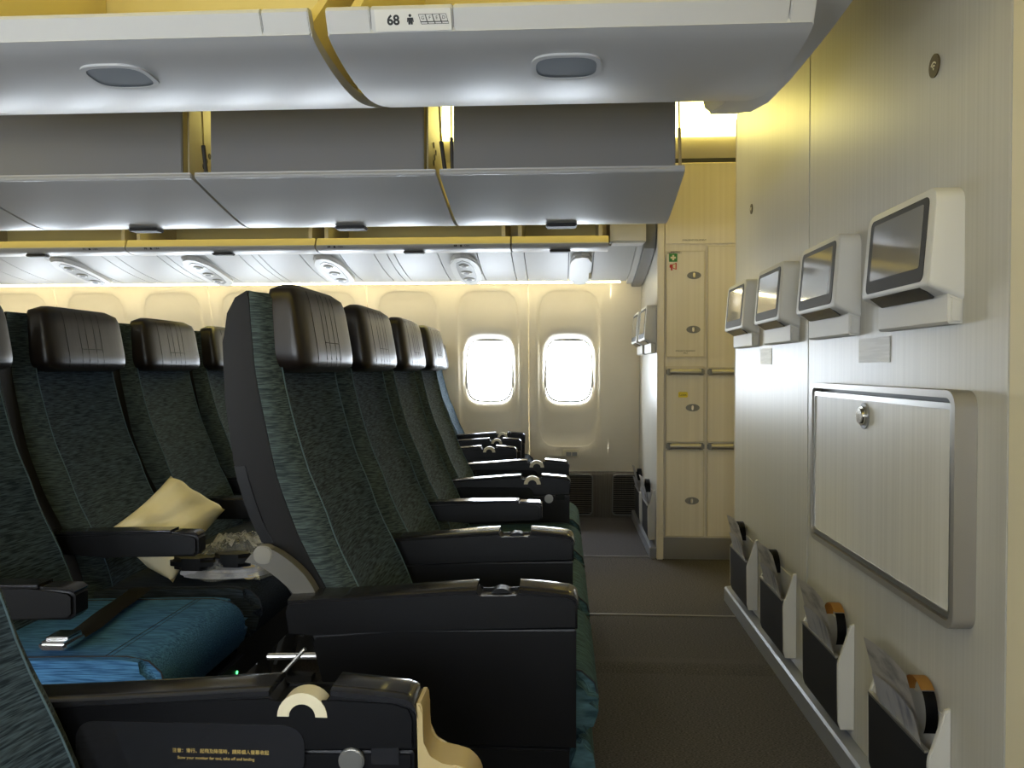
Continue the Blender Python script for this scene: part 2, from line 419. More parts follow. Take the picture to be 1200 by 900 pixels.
obj('sticker_print', text_bm('Latex', .017, frame((.098, -.0048, .890), (1, 0, 0), (0, 0, 1))), M['text'], dB)

# lit upper lining over the far aisle: lamps in a cove above a curved valance
def cove_side(near):
    r = sempty('trim_5' if not near else 'trim_6')
    def pl(bm): return mirror_y(bm) if near else bm
    P = spline([(4.50, 2.15), (4.47, 2.19), (4.47, 2.25), (4.50, 2.30)], 4)
    out = [tuple(p) for p in P] + [(p.x+.02, p.y) for p in reversed(P)]
    obj('valance', pl(prism(out, 'x', X0, X1)), M['ceil'], r)
    obj('cove_lamp', pl(prism([(4.49, 2.262), (4.47, 2.262), (4.40, 2.42), (4.42, 2.43)], 'x', X0, X1)), M['cove'] if not near else M['covenear'], r)
    obj('upper_shell', pl(prism([(4.42, 2.43), (4.40, 2.43), (4.40, 2.56), (4.42, 2.56)], 'x', X0, X1)), M['ceil'], r)
cove_side(False); cove_side(True)

# ------------------------------------------------------------------ overhead bins
def thick(P, dy, dz):
    P = [tuple(p) for p in P]; return P + [(p[0]+dy, p[1]+dz) for p in reversed(P)]
def handle_on(parent, c, ux, uy, w, h):
    mt = frame(c, ux, uy)
    bz = obj('handle_bezel', ring([sq(w/2, h/2, 3.2, 2*PI*k/40) for k in range(40)], [sq(w/2-.009, h/2-.010, 3.2, 2*PI*k/40) for k in range(40)], -.006, .003, mt), M['bin'], parent)
    hd = obj('handle', plate([sq(w/2-.008, h/2-.009, 3.2, 2*PI*k/40) for k in range(40)], -.006, .0022, mt), M['handle'], parent); hd['label'] = 'dark grey oval handle paddle'
# middle block, bins opening towards the near aisle
NEAR_P = [(1.400, 1.600), (1.44, 1.590), (1.52, 1.582), (1.62, 1.581), (1.72, 1.590), (1.82, 1.611), (1.95, 1.648), (2.08, 1.696), (2.22, 1.746)]
def near_bin(xa, xb, label, card=None, seams=(), hx0=0):
    b = thing('overhead_bin', label, 'overhead bin', ((xa+xb)/2, 1.8, 1.6), 'middle overhead bins facing the near aisle')
    w = (xb-xa)/2; L = (0, -1.8, -1.6)
    P = spline(NEAR_P, 4)
    obj('lower_shell', prism(thick(P, .0, .022), 'x', -w, w, .004), M['bin'], b, L)
    lip = [(1.400, 1.6015), (1.383, 1.632), (1.386, 1.639), (1.394, 1.643), (1.404, 1.643), (1.412, 1.636), (1.42, 1.61), (1.425, 1.6015)]
    edges = [-w] + [s for s in seams] + [w]
    for p, q in zip(edges, edges[1:]): obj('lip_trim', prism(lip, 'x', p+.0006, q-.0006, .002), M['bin'], b, L)
    obj('back_wall', box(-w+.02, w-.02, 2.225, 2.235, 1.762, 2.12), M['bininner_lit'], b, L)
    for s in (-1, 1):
        obj('end_wall', prism([(1.43, 1.625), (1.6, 1.605), (1.8, 1.64), (2.22, 1.775), (2.22, 2.12), (2.0, 2.10), (1.75, 1.9)], 'x', s*(w-.012), s*(w-.03)), M['bininner_lit'], b, L)
    handle_on(b, (hx0, 1.525-1.8, 1.5815-1.6), (1, 0, 0), (0, -1, .06), .128, .108)
    if card:
        def at(u, z, e=.0015): return ((u), 1.383+(1.632-z)*.53-e, z)
        tilt = Vector((0, -.53, 1)).normalized()
        mt = frame(at(0, 1.6165), (1, 0, 0), tilt)
        pl = obj('row_placard', plate([(card[0]-w, -.017), (card[1]-w, -.017), (card[1]-w, .017), (card[0]-w, .017)], 0, .002, mt), M['white'], b, L); pl['label'] = 'white card with the row number 68, a figure and seat letters G F E D'
        x = card[0]-w
        mt2 = frame(at(0, 1.6160, .0040), (1, 0, 0), tilt)
        bm = text_bm('68', .0215, mt2 @ Matrix.Translation((x+.031, -.001, 0)), bold=.0007)
        # standing figure
        fx = x+.060
        disc(mt2 @ Vector((fx, .0062, 0)), mt2.to_3x3() @ Vector((0, 0, 1)), .0024, .0006, 12, bm=bm)
        plate([(fx-.0058, -.004), (fx-.0048, .003), (fx+.0048, .003), (fx+.0058, -.004), (fx+.0045, -.004), (fx+.0040, 0), (fx+.0036, -.0078), (fx+.0004, -.0078), (fx, -.004), (fx-.0004, -.0078), (fx-.0036, -.0078), (fx-.0040, 0), (fx-.0045, -.004)], 0, .0006, mt2, bm=bm)
        for q, ch in enumerate('GFED'):
            ox = x+.075+q*.0118
            O = [(ox-.001, .008), (ox+.0105, .008), (ox+.0135, -.004), (ox+.002, -.004)]
            I = [(ox-.0002, .0073), (ox+.0100, .0073), (ox+.0126, -.0033), (ox+.0026, -.0033)]
            ring(O, I, 0, .0005, mt2, bm=bm)
            text_bm(ch, .0075, mt2 @ Matrix.Translation((ox+.0063, .002, 0)), bm=bm)
            O = [(ox+.002, -.004), (ox+.0145, -.004), (ox+.0145, -.0078), (ox+.0035, -.0078)]
            I = [(ox+.0029, -.0047), (ox+.0138, -.0047), (ox+.0138, -.0071), (ox+.0041, -.0071)]
            ring(O, I, 0, .0005, mt2, bm=bm)
        obj('placard_print', bm, M['text'], pl)
    return b
near_bin(-.402, .412, 'large near overhead bin with the row 68 card, beside the front wall', card=(.085, .214), seams=(-.33, -.19, .365))
near_bin(-1.285, -.430, 'large near overhead bin in the upper left, left of the row 68 card', seams=(.345,), hx0=.022)
near_bin(-2.16, -1.298, 'large near overhead bin cut by the left edge of the picture')

MID_P = [(2.855, 1.700), (2.95, 1.680), (3.06, 1.657), (3.18, 1.634), (3.28, 1.618), (3.36, 1.614), (3.44, 1.626), (3.51, 1.650), (3.56, 1.68), (3.58, 1.71)]
def mid_bin(xa, xb, label, rr_=.048):
    b = thing('overhead_bin', label, 'overhead bin', ((xa+xb)/2, 3.2, 1.6), 'middle overhead bins facing the far aisle')
    w = (xb-xa)/2; L = (0, -3.2, -1.6)
    obj('lower_shell', prism(thick(spline(MID_P, 4), -.004, .02), 'x', -w, w, .004), M['bin'], b, L)
    obj('lip_trim', tube([(-w+.002, 2.858, 1.708), (w-.002, 2.858, 1.708)], .0095, 10), M['bin'], b, L)
    obj('back_wall', box(-w+.045, w-rr_, 2.885, 2.90, 1.712, 2.08, .003), M['binback'], b, L)
    obj('end_wall', prism([(2.90, 1.722), (3.3, 1.642), (3.46, 1.66), (3.54, 1.74), (3.3, 2.0), (2.90, 2.08)], 'x', -w+.045, -w+.057), M['bininner_lit'], b, L)
    obj('end_wall', prism([(2.90, 1.722), (3.3, 1.642), (3.46, 1.66), (3.54, 1.74), (3.3, 2.0), (2.90, 2.08)], 'x', w-rr_-.012, w-rr_), M['bininner_lit'], b, L)
    h = obj('handle', box(-.062, .062, 3.33, 3.40, 1.600, 1.615, .005), M['slot'], b, L); h['label'] = 'dark handle under the bin edge'
    return b
mid_bin(-.428, .412, 'grey overhead bin seen from behind, nearest the front wall, with plain tapered end', .028)
mid_bin(-1.297, -.440, 'grey overhead bin seen from behind, second from the front wall')
mid_bin(-2.166, -1.309, 'grey overhead bin seen from behind, above the rear row of seats')
mid_bin(-3.035, -2.178, 'grey overhead bin seen from behind, at the left edge of the picture')
# ribs and gas struts in the gaps between the far bins
for i, x in enumerate((-1.357, -.486)):
    t = thing('bin_support', ('yellowish bin support plate with gas strut, above the rear seats', 'yellowish bin support plate with gas strut, left of the frontmost far bin')[i], 'bracket', (x, 2.95, 1.7), 'supports between the overhead bins')
    obj('rib_plate', prism([(-.02, .02), (.15, -.02), (.25, -.02), (.32, .38), (-.02, .38)], 'x', .001, .007), M['cream'], t)
    hp = bmesh.new()
    for (y, z) in ((.10, .155), (.12, .115), (.15, .14), (.10, .09)): disc((.0065, y, z), (1, 0, 0), .011, .003, 14, bm=hp)
    obj('hinge_boss', hp, M['dgrey'], t)
    g1 = obj('strut_tube', tube([(.067, -.01, .02), (.050, 0, .14)], .0075, 10), M['dgrey'], t)
    obj('strut_rod', tube([(.050, 0, .14), (.040, .01, .30)], .0035, 8), M['chrome'], g1)
    if i == 1:
        g1 = obj('strut_tube', tube([(.094, -.03, .02), (.091, -.03, .145)], .0065, 10), M['dgrey'], t); obj('strut_rod', tube([(.091, -.03, .145), (.089, -.02, .3)], .003, 8), M['chrome'], g1)
t = thing('gas_strut', 'slim gas strut at the right end of the frontmost far bin', 'strut', (.40, 2.90, 1.72))
g1 = obj('strut_tube', tube([(0, -.012, .0), (-.003, -.012, .135)], .006, 10), M['gold'], t); obj('strut_rod', tube([(-.003, -.012, .135), (-.006, -.01, .33)], .003, 8), M['chrome'], t)
# crown between the two bin rows, carrying the up-lights
cr = sempty('trim_7')
obj('crown', box(X0, .70, 2.30, 2.80, 2.12, 2.20, .02), M['ceil'], cr)
obj('keel', box(X0, .42, 2.50, 2.60, 1.93, 2.12), M['ceil'], cr)
obj('crown_lamp', box(X0, .40, 2.26, 2.30, 2.14, 2.18), M['crown'], cr)
# rounded end fairing between the bins and the front wall
fb = [(1.372, 2.10), (1.375, 1.80), (1.395, 1.74), (1.44, 1.715), (1.566, 1.706), (1.70, 1.702), (1.83, 1.703), (2.0, 1.707), (2.2, 1.721), (2.40, 1.758), (2.51, 1.787), (2.56, 1.84), (2.57, 2.1)]
structure('trim_8', prism(fb, 'x', .418, .530, .018, 4), M['bin'])

# window-side bins, open, over the far seats
def far_bin(xa, xb, label, cards=()):
    b = thing('overhead_bin', label, 'overhead bin', ((xa+xb)/2, 4.6, 1.66), 'open window-side overhead bins')
    w = (xb-xa)/2; L = (0, -4.6, -1.66)
    P = spline([(4.372, 1.692), (4.366, 1.688), (4.380, 1.675), (4.41, 1.664), (4.46, 1.660), (4.55, 1.668), (4.72, 1.70)], 4)
    obj('lower_shell', prism(thick(P, .012, .012), 'x', -w, w, .003), M['bin'], b, L)
    obj('lip_trim', prism([(4.372, 1.6925), (4.383, 1.722), (4.390, 1.730), (4.400, 1.730), (4.396, 1.6925)], 'x', -w, w, .002), M['bininner_lit'], b, L)  # yellow lip colour stands in for ceiling light on the upper edge
    obj('back_wall', box(-w+.03, w-.03, 4.86, 4.88, 1.70, 2.1), M['bininner_lit'], b, L)
    obj('top_wall', box(-w+.03, w-.03, 4.50, 4.86, 2.08, 2.1), M['bininner_lit'], b, L)
    for s in (-1, 1):
        obj('end_wall', box(min(s*(w-.03), s*(w-.05)), max(s*(w-.03), s*(w-.05)), 4.43, 4.86, 1.72, 2.1), M['cream'], b, L)
    obj('front_valance', box(-w+.03, w-.03, 4.50, 4.515, 1.93, 2.15), M['ceil'], b, L)
    h = obj('handle', box(-.055, .055, 4.40, 4.45, 1.648, 1.662, .004), M['slot'], b, L); h['label'] = 'dark handle under the bin edge'
    bm = bmesh.new()
    for (u, num) in cards:
        mt = frame((u, 4.3700, 1.6845), (1, 0, 0), (0, -.55, 1))
        mt = frame((u, 4.3690, 1.6805), (1, 0, 0), (0, -.9, 1))
        text_bm(num, .017, mt @ Matrix.Translation((-.03, 0, 0)), bm=bm, bold=.0006)
        plate([(-.006, -.006), (.006, -.006), (.004, .006), (-.004, .006)], 0, .0006, mt, bm=bm)
        text_bm('CBA', .015, mt @ Matrix.Translation((.032, 0, 0)), bm=bm)
    if cards: obj('row_number', bm, M['text'], b, L)
    return b
far_bin(-.272, .237, 'short open window-side bin nearest the far bulkhead', ())
far_bin(-1.322, -.280, 'open window-side bin with two row numbers, third from the left', ((-.42, '69'), (.26, '68')))
far_bin(-2.372, -1.330, 'open window-side bin, second from the left', ((-.38, '70'),))
far_bin(-3.43, -2.380, 'open window-side bin at the left edge of the picture', ((.33, '71'),))
structure('trim_9', box(X0, .62, 4.89, 5.38, 1.72, 2.2), M['ceil'])
bmv = box(.25, .44, 4.45, 4.86, 1.70, 1.92, .01)
vp = obj('end_panel', bmv, M['white']); vp['kind'] = 'structure'; vp.name = 'trim_10'

# service panels below the window-side bins
def psu_pt(x, t, off=0):   # t 0 at the bin, 1 at the side wall
    y = 4.56 + .69*t; z = 1.700 - .118*t - .02*math.sin(PI*t)
    n = Vector((0, -.17, -1)).normalized(); return Vector((x, y, z)) + n*off
psu = sempty('trim_11')
XS = [-4.2, -3.9, -3.62, -3.439, -3.29, -3.016, -2.847, -2.663, -2.582, -2.334, -2.28, -2.055, -1.853, -1.779, -1.737, -1.499, -1.268, -1.07, -.997, -.955, -.707, -.485, -.291, -.219, .03, .171, .398]
def psu_panel(a, b):
    def fn(u, v): return psu_pt(a+.0025+(b-a-.005)*u, v)
    t = grid(fn, 1, 6); r = bmesh.ops.extrude_face_region(t, geom=t.faces[:])
    for v in r['geom']:
        if isinstance(v, bmesh.types.BMVert): v.co += Vector((0, 0, .014))
    return t
for a, b in zip(XS, XS[1:]): obj('service_panel', psu_panel(a, b), M['service'], psu)
obj('backing', grid(lambda u, v: psu_pt(X0+u*5.1, v, -.016), 1, 6), M['slot'], psu)
obj('end_rail', prism([(4.45, 1.92), (4.50, 1.80), (4.56, 1.698), (4.75, 1.655), (5.0, 1.612), (5.25, 1.578), (5.36, 1.575), (5.36, 1.92)], 'x', .40, .435, .004), M['white'], psu)
obj('end_seal', prism([(4.44, 1.95), (4.50, 1.77), (4.56, 1.685), (4.75, 1.642), (5.0, 1.60), (5.25, 1.566), (5.40, 1.56), (5.40, 1.95)], 'x', .437, .50, .004), M['grey'], psu)
obj('wash_lamp', prism([(5.275, 1.575), (5.30, 1.575), (5.30, 1.585), (5.275, 1.585)], 'x', X0, .36), M['wash'], psu)
bmn = prism([(5.275, 1.575), (5.30, 1.575), (5.30, 1.585), (5.275, 1.585)], 'x', X0, .36); mirror_y(bmn)
nearpsu = structure('trim_12', mirror_y(prism([(4.4, 1.66), (4.56, 1.70), (5.25, 1.582), (5.36, 1.60), (5.36, 2.2), (4.47, 2.2)], 'x', X0, .62)), M['white'])
obj('wash_lamp', bmn, M['wash'], nearpsu)
pods = [(-2.934, 'leftmost white reading light and air vent pod under the window-side bins'), (-2.146, 'second reading light and air vent pod from the left, left of the tallest seat'),
        (-1.368, 'third reading light and air vent pod from the left, above the dark headrests'), (-.573, 'reading light and air vent pod above the left open window')]
for x, lb in pods:
    p = thing('reading_light_pod', lb, 'light pod', psu_pt(x, .5), 'reading light pods')
    c = psu_pt(x, .5); N_ = Vector((0, -.17, -1)).normalized(); A = Vector((1, 0, 0)); B = Vector((0, .69, -.118)).normalized()
    mt = frame((0, 0, 0), A, -B) if False else Matrix(((A.x, B.x, N_.x, 0), (A.y, B.y, N_.y, 0), (A.z, B.z, N_.z, 0), (0, 0, 0, 1)))
    body = plate([sq(.085, .29, 2.6, 2*PI*k/40) for k in range(40)], -.012, .018, mt, .008)
    obj('housing', body, M['white'], p)
    obj('inset', plate([sq(.05, .23, 2.8, 2*PI*k/32) for k in range(32)], .012, .0205, mt, .002), M['grey'], p)
    for k, yy in enumerate((-.14, .0, .14)):
        rr = .034 if k else .03
        n = obj('air_nozzle' if k else 'reading_lamp', disc(mt @ Vector((0, yy, .019)), N_, rr, .008, 20, bev=.004), M['white'], p)
        obj('nozzle_eye' if k else 'lens', disc(mt @ Vector((0, yy, .027)), N_, rr*.5, .002, 14), M['dgrey'], n)
p = thing('wall_light', 'rounded white light fitting above the right open window', 'light', psu_pt(.101, .5))
A = Vector((1, 0, 0)); B = Vector((0, .69, -.118)).normalized(); mt = Matrix(((A.x, B.x, N_.x, 0), (A.y, B.y, N_.y, 0), (A.z, B.z, N_.z, 0), (0, 0, 0, 1)))
obj('housing', plate([sq(.062, .29, 4, 2*PI*k/40) for k in range(40)], -.012, .022, mt, .010), M['white'], p)
obj('lens', box(.050, .064, .02, .16, -.060, -.015, .004), M['cream'], p)

# ------------------------------------------------------------------ seats
BK = [(.44, -.43), (.52, -.46), (.60, -.51), (.67, -.553), (.74, -.59), (.80, -.610), (.854, -.625), (.97, -.641), (1.08, -.645), (1.135, -.638), (1.165, -.622), (1.178, -.60)]
def lerp_tab(T, z):
    if z <= T[0][0]: return T[0][1]
    for (a, p), (b, q) in zip(T, T[1:]):
        if z <= b: return p+(q-p)*(z-a)/(b-a)
    return T[-1][1]
MB_ = [(.44, -.385), (.52, -.405), (.60, -.438), (.70, -.495), (.824, -.542), (1.02, -.582), (1.167, -.594), (1.2, -.594)]
FR_ = [(.42, -.335), (.50, -.352), (.59, -.388), (.69, -.440), (.77, -.466), (.815, -.490), (.92, -.522), (1.02, -.546), (1.18, -.562), (1.2, -.562)]
def sm(T, z): return sum(lerp_tab(T, z+d) for d in (-.03, -.015, 0, .015, .03))/5
def b_shell():
    zs = [.44+.05*k for k in range(0, 15)]+[1.165, 1.178]
    out = [(sm(MB_, z)-.001 if z < 1.16 else sm(MB_, z)-.001, z) for z in zs] + [(x, z) for z, x in reversed(BK)]
    return prism(out, 'y', -.228, .228, .022, 3)
def section(z):
    m, f = sm(MB_, z), sm(FR_, z)
    return [(-.2275, m), (-.2265, m+.25*(f-m)), (-.214, m+.62*(f-m)), (-.196, m+.9*(f-m)), (-.182, f), (-.166, f-.004), (-.12, f-.011), (-.05, f-.014), (0, f-.014)]
def b_back(side_only, q=0):
    zs = [.43+.0245*k for k in range(0, 31)] + [1.176]
    t = bmesh.new(); rows = []
    for z in zs:
        zz = min(z, 1.17); s = section(zz)
        if z > 1.17: s = [(y*.985, x-.008) for y, x in s]
        full = s + [(-y, x) for y, x in reversed(s[:-1])]
        rows.append(full)
    idx = ((range(0, 5),) if q < 0 else (range(12, 17),)) if side_only else (range(4, 13),)
    for rg in idx:
        V = [[t.verts.new((rows[i][j][1], rows[i][j][0], zs[i])) for j in rg] for i in range(len(zs))]
        for i in range(len(zs)-1):
            for j in range(len(V[0])-1): t.faces.new((V[i][j], V[i][j+1], V[i+1][j+1], V[i+1][j]))
        # top closure
        cap = [t.verts.new((sm(MB_, 1.17), rows[-1][j][0], 1.178)) for j in rg]
        for j in range(len(V[0])-1): t.faces.new((V[-1][j], V[-1][j+1], cap[j+1], cap[j]))
    return t
def b_piping(q): return tube([(sm(FR_, z)+.0012, q*.183, z) for z in [.43+.04*k for k in range(19)]], .0014, 6)
def b_head():
    # pillow-like leather headrest, fuller at the bottom
    def fn(u, v):
        a = 2*PI*u; t = v
        z = 1.022 + .176*t
        k = (1-abs(2*t-1)**5)**.42 if 0 < t < 1 else 0
        wy = (.190+.010*(1-t))*(.80+.20*k) ; fx = -.487-.030*t; bx = -.583
        if t <= 0 or t >= 1: wy *= .93
        cx, hx = (fx+bx)/2, (fx-bx)/2*(.45+.55*k)
        c, s = math.cos(a), math.sin(a)
        e = 2/5.0
        x = math.copysign(abs(c)**e, c)*hx; y = math.copysign(abs(s)**(2/7.0), s)*wy
        if c > 0: x -= .012*(1-(abs(y)/wy)**2)*0 + .0035*math.exp(-((abs(y)-.055)/.006)**2)
        return (cx+x, y, z)
    t = grid(fn, 88, 14)
    bmesh.ops.remove_doubles(t, verts=t.verts, dist=.0003)
    t.verts.ensure_lookup_table()
    for zlim, top in ((1.0221, False), (1.1979, True)):
        ring_ = [e for e in t.edges if e.is_boundary and (all(v.co.z > 1.1 for v in e.verts) if top else all(v.co.z < 1.1 for v in e.verts))]
        if ring_: bmesh.ops.contextual_create(t, geom=ring_)
    return t
def hx(z): t = (z-1.022)/.176; k = (1-abs(2*t-1)**5)**.42; fx = -.487-.030*t; bx = -.583; return (fx+bx)/2+(fx-bx)/2*(.45+.55*k)
def b_stitch(y): return tube([(hx(z)-.0003, y, z) for z in (1.034, 1.05, 1.08, 1.11, 1.14, 1.17, 1.186)], .0009, 6)
def b_cross(): return tube([(hx(1.085)+.0002, y, 1.085) for y in (-.05, -.02, .02, .05)], .0009, 6)
CUSH = [(-.40, .345), (-.41, .40), (-.40, .445), (-.34, .456), (-.22, .460), (-.10, .464), (-.01, .466), (.035, .458), (.060, .436), (.068, .405), (.06, .37), (.045, .345), (0, .335), (-.2, .335)]
def b_cushion():
    P = [tuple(p) for p in spline(CUSH+[CUSH[0]], 3)[:-1]]
    return prism(P, 'y', -.222, .222, .022, 3)
def b_cseam(dx): return tube([(-.055+dx, -.2+.4*k/10, .4655) for k in range(11)], .0010, 5)
def b_cseam2(q): return tube([(x, q*.203, z+.001) for x, z in ((-.34, .456), (-.22, .460), (-.10, .464), (-.01, .466), (.035, .458), (.060, .436), (.0675, .405))], .0018, 6)
def b_legrest():
    P = [(.03, .335), (.052, .32), (.062, .27), (.060, .20), (.052, .15), (.045, .128), (.02, .135), (.012, .2), (.012, .3)]
    return prism([tuple(p) for p in spline(P+[P[0]], 3)[:-1]], 'y', -.215, .215, .02, 3)
def b_base(): return box(-.36, .0, -.222, .222, .20, .333, .02)
def b_leg(s):
    return prism([(-.36, .001), (.02, .001), (.02, .022), (-.06, .024), (-.02, .2), (-.05, .205), (-.095, .06), (-.22, .06), (-.20, .2), (-.26, .205), (-.30, .024), (-.36, .022)], 'y', s*.14-.022, s*.14+.022)
# thick arm (first rows): lid in two lengths, body, panel below, cradle with rounded cap
def b_armbody(): return prism([(-.50, .545), (-.505, .585), (-.50, .605), (-.28, .618), (-.155, .629), (-.150, .618), (-.082, .620), (-.078, .629), (0, .626), (.020, .620), (.026, .606), (.026, .566), (-.30, .556), (-.45, .545)], 'y', -.031, .031, .004)
def crowned(P, hw, th=.007, tilt=0):
    n = len(P); m = 8
    def fn(u, v):
        x, z = P[min(int(round(u*(n-1))), n-1)]; y = hw*(2*v-1); return (x, y, z + tilt*y - .0008*(2*v-1)**2 - (.002 if v in (0, 1) else 0))
    t = grid(fn, n-1, m); R = bmesh.ops.extrude_face_region(t, geom=t.faces[:])
    for v in R['geom']:
        if isinstance(v, bmesh.types.BMVert): v.co.z -= th - .0008*(v.co.y/hw)**2
    return t
def b_lid(tilt): return crowned([(-.50, .613), (-.40, .619), (-.28, .628), (-.20, .635), (-.155, .638)], .031, tilt=tilt)
def b_lid2(tilt): return crowned([(-.078, .640), (-.03, .6365), (.010, .6325), (.020, .629), (.026, .622), (.028, .612)], .031, tilt=tilt)
def b_armpanel(): return prism([(-.395, .350), (-.43, .42), (-.45, .53), (-.455, .543), (-.30, .554), (.022, .564), (.024, .560), (.024, .350)], 'y', -.029, .029, .004)
def b_armfoot(): return prism([(-.36, .10), (-.37, .348), (.012, .348), (.012, .10)], 'y', -.028, .028, .004)
def b_grip(side):
    t = bmesh.new(); n = 14; ya, yb = (side*.004, side*.0325)
    R = []
    for y in (ya, yb):
        for r in ((.031, .0165) if side < 0 else (.024, .012)): R.append([t.verts.new((-.113+r*math.cos(PI*k/n), y, .6045+r*.95*math.sin(PI*k/n))) for k in range(n+1)])
    for A, B in ((0, 1), (1, 3), (3, 2), (2, 0)):
        for k in range(n): t.faces.new((R[A][k], R[A][k+1], R[B][k+1], R[B][k]))
    for k in (0, n): t.faces.new((R[0][k], R[1][k], R[3][k], R[2][k]))
    return t
def b_inset(side):
    mt = frame((-.255, side*.0312, .560), (1, 0, 0), (0, 0, 1)) if side < 0 else frame((-.275, side*.0312, .563), (-1, 0, 0), (0, 0, 1))
    return plate(rrect(.29, .066, .024), -.003, .0015, mt)
def thick_arm(seat, y, side, control=False, note=False):
    a = cobj('armbody', 'armrest', b_armbody, M['black'], seat, (0, y, 0))
    tl = .07 if side > 0 else .012
    cobj('lid%g' % tl, 'arm_cap', lambda: b_lid(tl), M['blackgloss'], a); cobj('lid2%g' % tl, 'arm_cap', lambda: b_lid2(tl), M['blackgloss'], a)
    cobj('armpanel', 'arm_panel', b_armpanel, M['black'], a)
    cobj('armfoot', 'arm_base', b_armfoot, M['black'], a)
    g_ = cobj('grip%d' % side, 'handset_cradle', lambda: b_grip(side), M['gold'] if note else (M['cream'] if side < 0 else M['black']), a)
    if side < 0: g_['label'] = 'pale half-round handset cap'
    if control:
        cobj('inset%d' % side, 'control_panel', lambda: b_inset(side), M['blackgloss'] if not note else M['brownpanel'], a)
        cobj('btn%d' % side, 'recline_button', lambda: disc((-.052, side*.029, .552), (0, side, 0), .016, .006, 20, bev=.002), M['alu'], a)
        cobj('btn2%d' % side, 'button_plate', lambda: box(-.028, .006, min(side*.029, side*.0305), max(side*.029, side*.0325), .548, .576, 0), M['blackgloss'], a)
    if note:
        mt = frame((-.215, -.0330, .5590), (1, 0, 0), (0, 0, 1))
        bm = text_bm('注意：滑行、起飛及降落時，請將個人螢幕收起', .0058, mt); text_bm('Stow your monitor for taxi, take off and landing', .0050, mt @ Matrix.Translation((-.006, -.0085, 0)), bm=bm)
        obj('arm_notice', bm, M['textgold'], a)
    return a
M['brownpanel'] = mat('brown_panel', '#5a431a', .35)
def b_thin(): return prism([(-.47, .565), (-.48, .60), (-.46, .612), (-.16, .620), (-.13, .618), (-.075, .617), (-.064, .608), (-.064, .572), (-.075, .562), (-.30, .556)], 'y', -.026, .026, .006)
def b_thincap(): return prism([(-.46, .6125), (-.16, .6205), (-.135, .6205), (-.135, .6275), (-.30, .624), (-.46, .618)], 'y', -.026, .026, .003)
def b_thinpad(): return prism([(-.132, .6195), (-.075, .6178), (-.066, .612), (-.064, .616), (-.074, .6225), (-.132, .6235)], 'y', -.024, .024, .002)
def thin_arm(seat, y):
    a = cobj('thin', 'armrest', b_thin, M['black'], seat, (0, y, 0))
    cobj('thincap', 'arm_cap', b_thincap, M['blackgloss'], a); cobj('thinpad', 'arm_tip', b_thinpad, M['blackgloss'], a)
def b_latch():
    return prism([(sm(BK, z)-.002, z) for z in (.70, .74, .78, .82, .845)] + [(sm(BK, z)+.02, z) for z in (.845, .82, .78, .74, .70)], 'y', -.2305, -.226, .001)
def b_latch2():
    return prism([(sm(BK, z)-.002, z) for z in (.575, .62, .66, .69)] + [(sm(BK, z)+.018, z) for z in (.69, .66, .62, .575)], 'y', -.2305, -.226, .001)
PITCH = .522
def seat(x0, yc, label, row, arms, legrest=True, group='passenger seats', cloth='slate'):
    s = thing('passenger_seat', label, 'seat', (x0, yc, 0), group)
    bk = cobj('back', 'backrest', lambda: b_back(False), M['fabric'], s, angle=60)
    for q in (-1, 1): cobj('pip%d' % q, 'piping', lambda: b_piping(q), M['stitch'], bk)
    for q in (-1, 1): cobj('bol%d' % q, 'side_bolster', lambda: b_back(True, q), M['side'], s, angle=60)
    sh = cobj('shell', 'back_shell', b_shell, M['shell'], s)
    cobj('latch1', 'shell_latch', b_latch, M['black'], sh); cobj('latch2', 'shell_latch', b_latch2, M['black'], sh)
    h = cobj('head', 'headrest', b_head, M['leather'], s, angle=60)
    for q in (-.052, .052, -.115, -.02, .02): cobj('hst%g' % q, 'stitching', lambda: b_stitch(q), M['seam'], h)
    cobj('hcr', 'stitching', b_cross, M['seam'], h)
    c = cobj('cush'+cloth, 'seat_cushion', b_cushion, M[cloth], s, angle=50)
    for q in (0, .012): cobj('cseam%g' % q, 'seam', lambda: b_cseam(q), M['pillowedge'], c)
    for q in (-1, 1): cobj('cside%d' % q, 'seam', lambda: b_cseam2(q), M['pillowedge'], c)
    cobj('base', 'seat_base', b_base, M['black'], s)
    for q in (-1, 1): cobj('leg%d' % q, 'leg', lambda: b_leg(q), M['dgrey'], s)
    if legrest: cobj('legrest', 'legrest', b_legrest, M['tealc'], s, angle=50)
    for a in arms:
        if a[0] == 'thick': thick_arm(s, a[1], a[2], *(a[3:]))
        else: thin_arm(s, a[1])
    return s
H = PITCH/2
Yc = [1.762, 2.284, 2.806, 3.328]
# first row of the middle block
sG = seat(0, Yc[0], 'front row middle-block seat nearest the camera, by the near aisle', 1, [('thick', -H, 1)], group='front row of the middle block', cloth='tealc')
seat(0, Yc[1], 'front row middle-block seat, second from the near aisle', 1, [('thick', -H, 1)], group='front row of the middle block', cloth='tealc')
seat(0, Yc[2], 'front row middle-block seat, third from the near aisle, with a slim armrest', 1, [('thin', -H)], group='front row of the middle block', cloth='tealc')
seat(0, Yc[3], 'front row middle-block seat beside the far aisle, between two button-sided arms', 1, [('thick', -H, -1, True), ('thick', H, -1, True)], group='front row of the middle block', cloth='tealc')
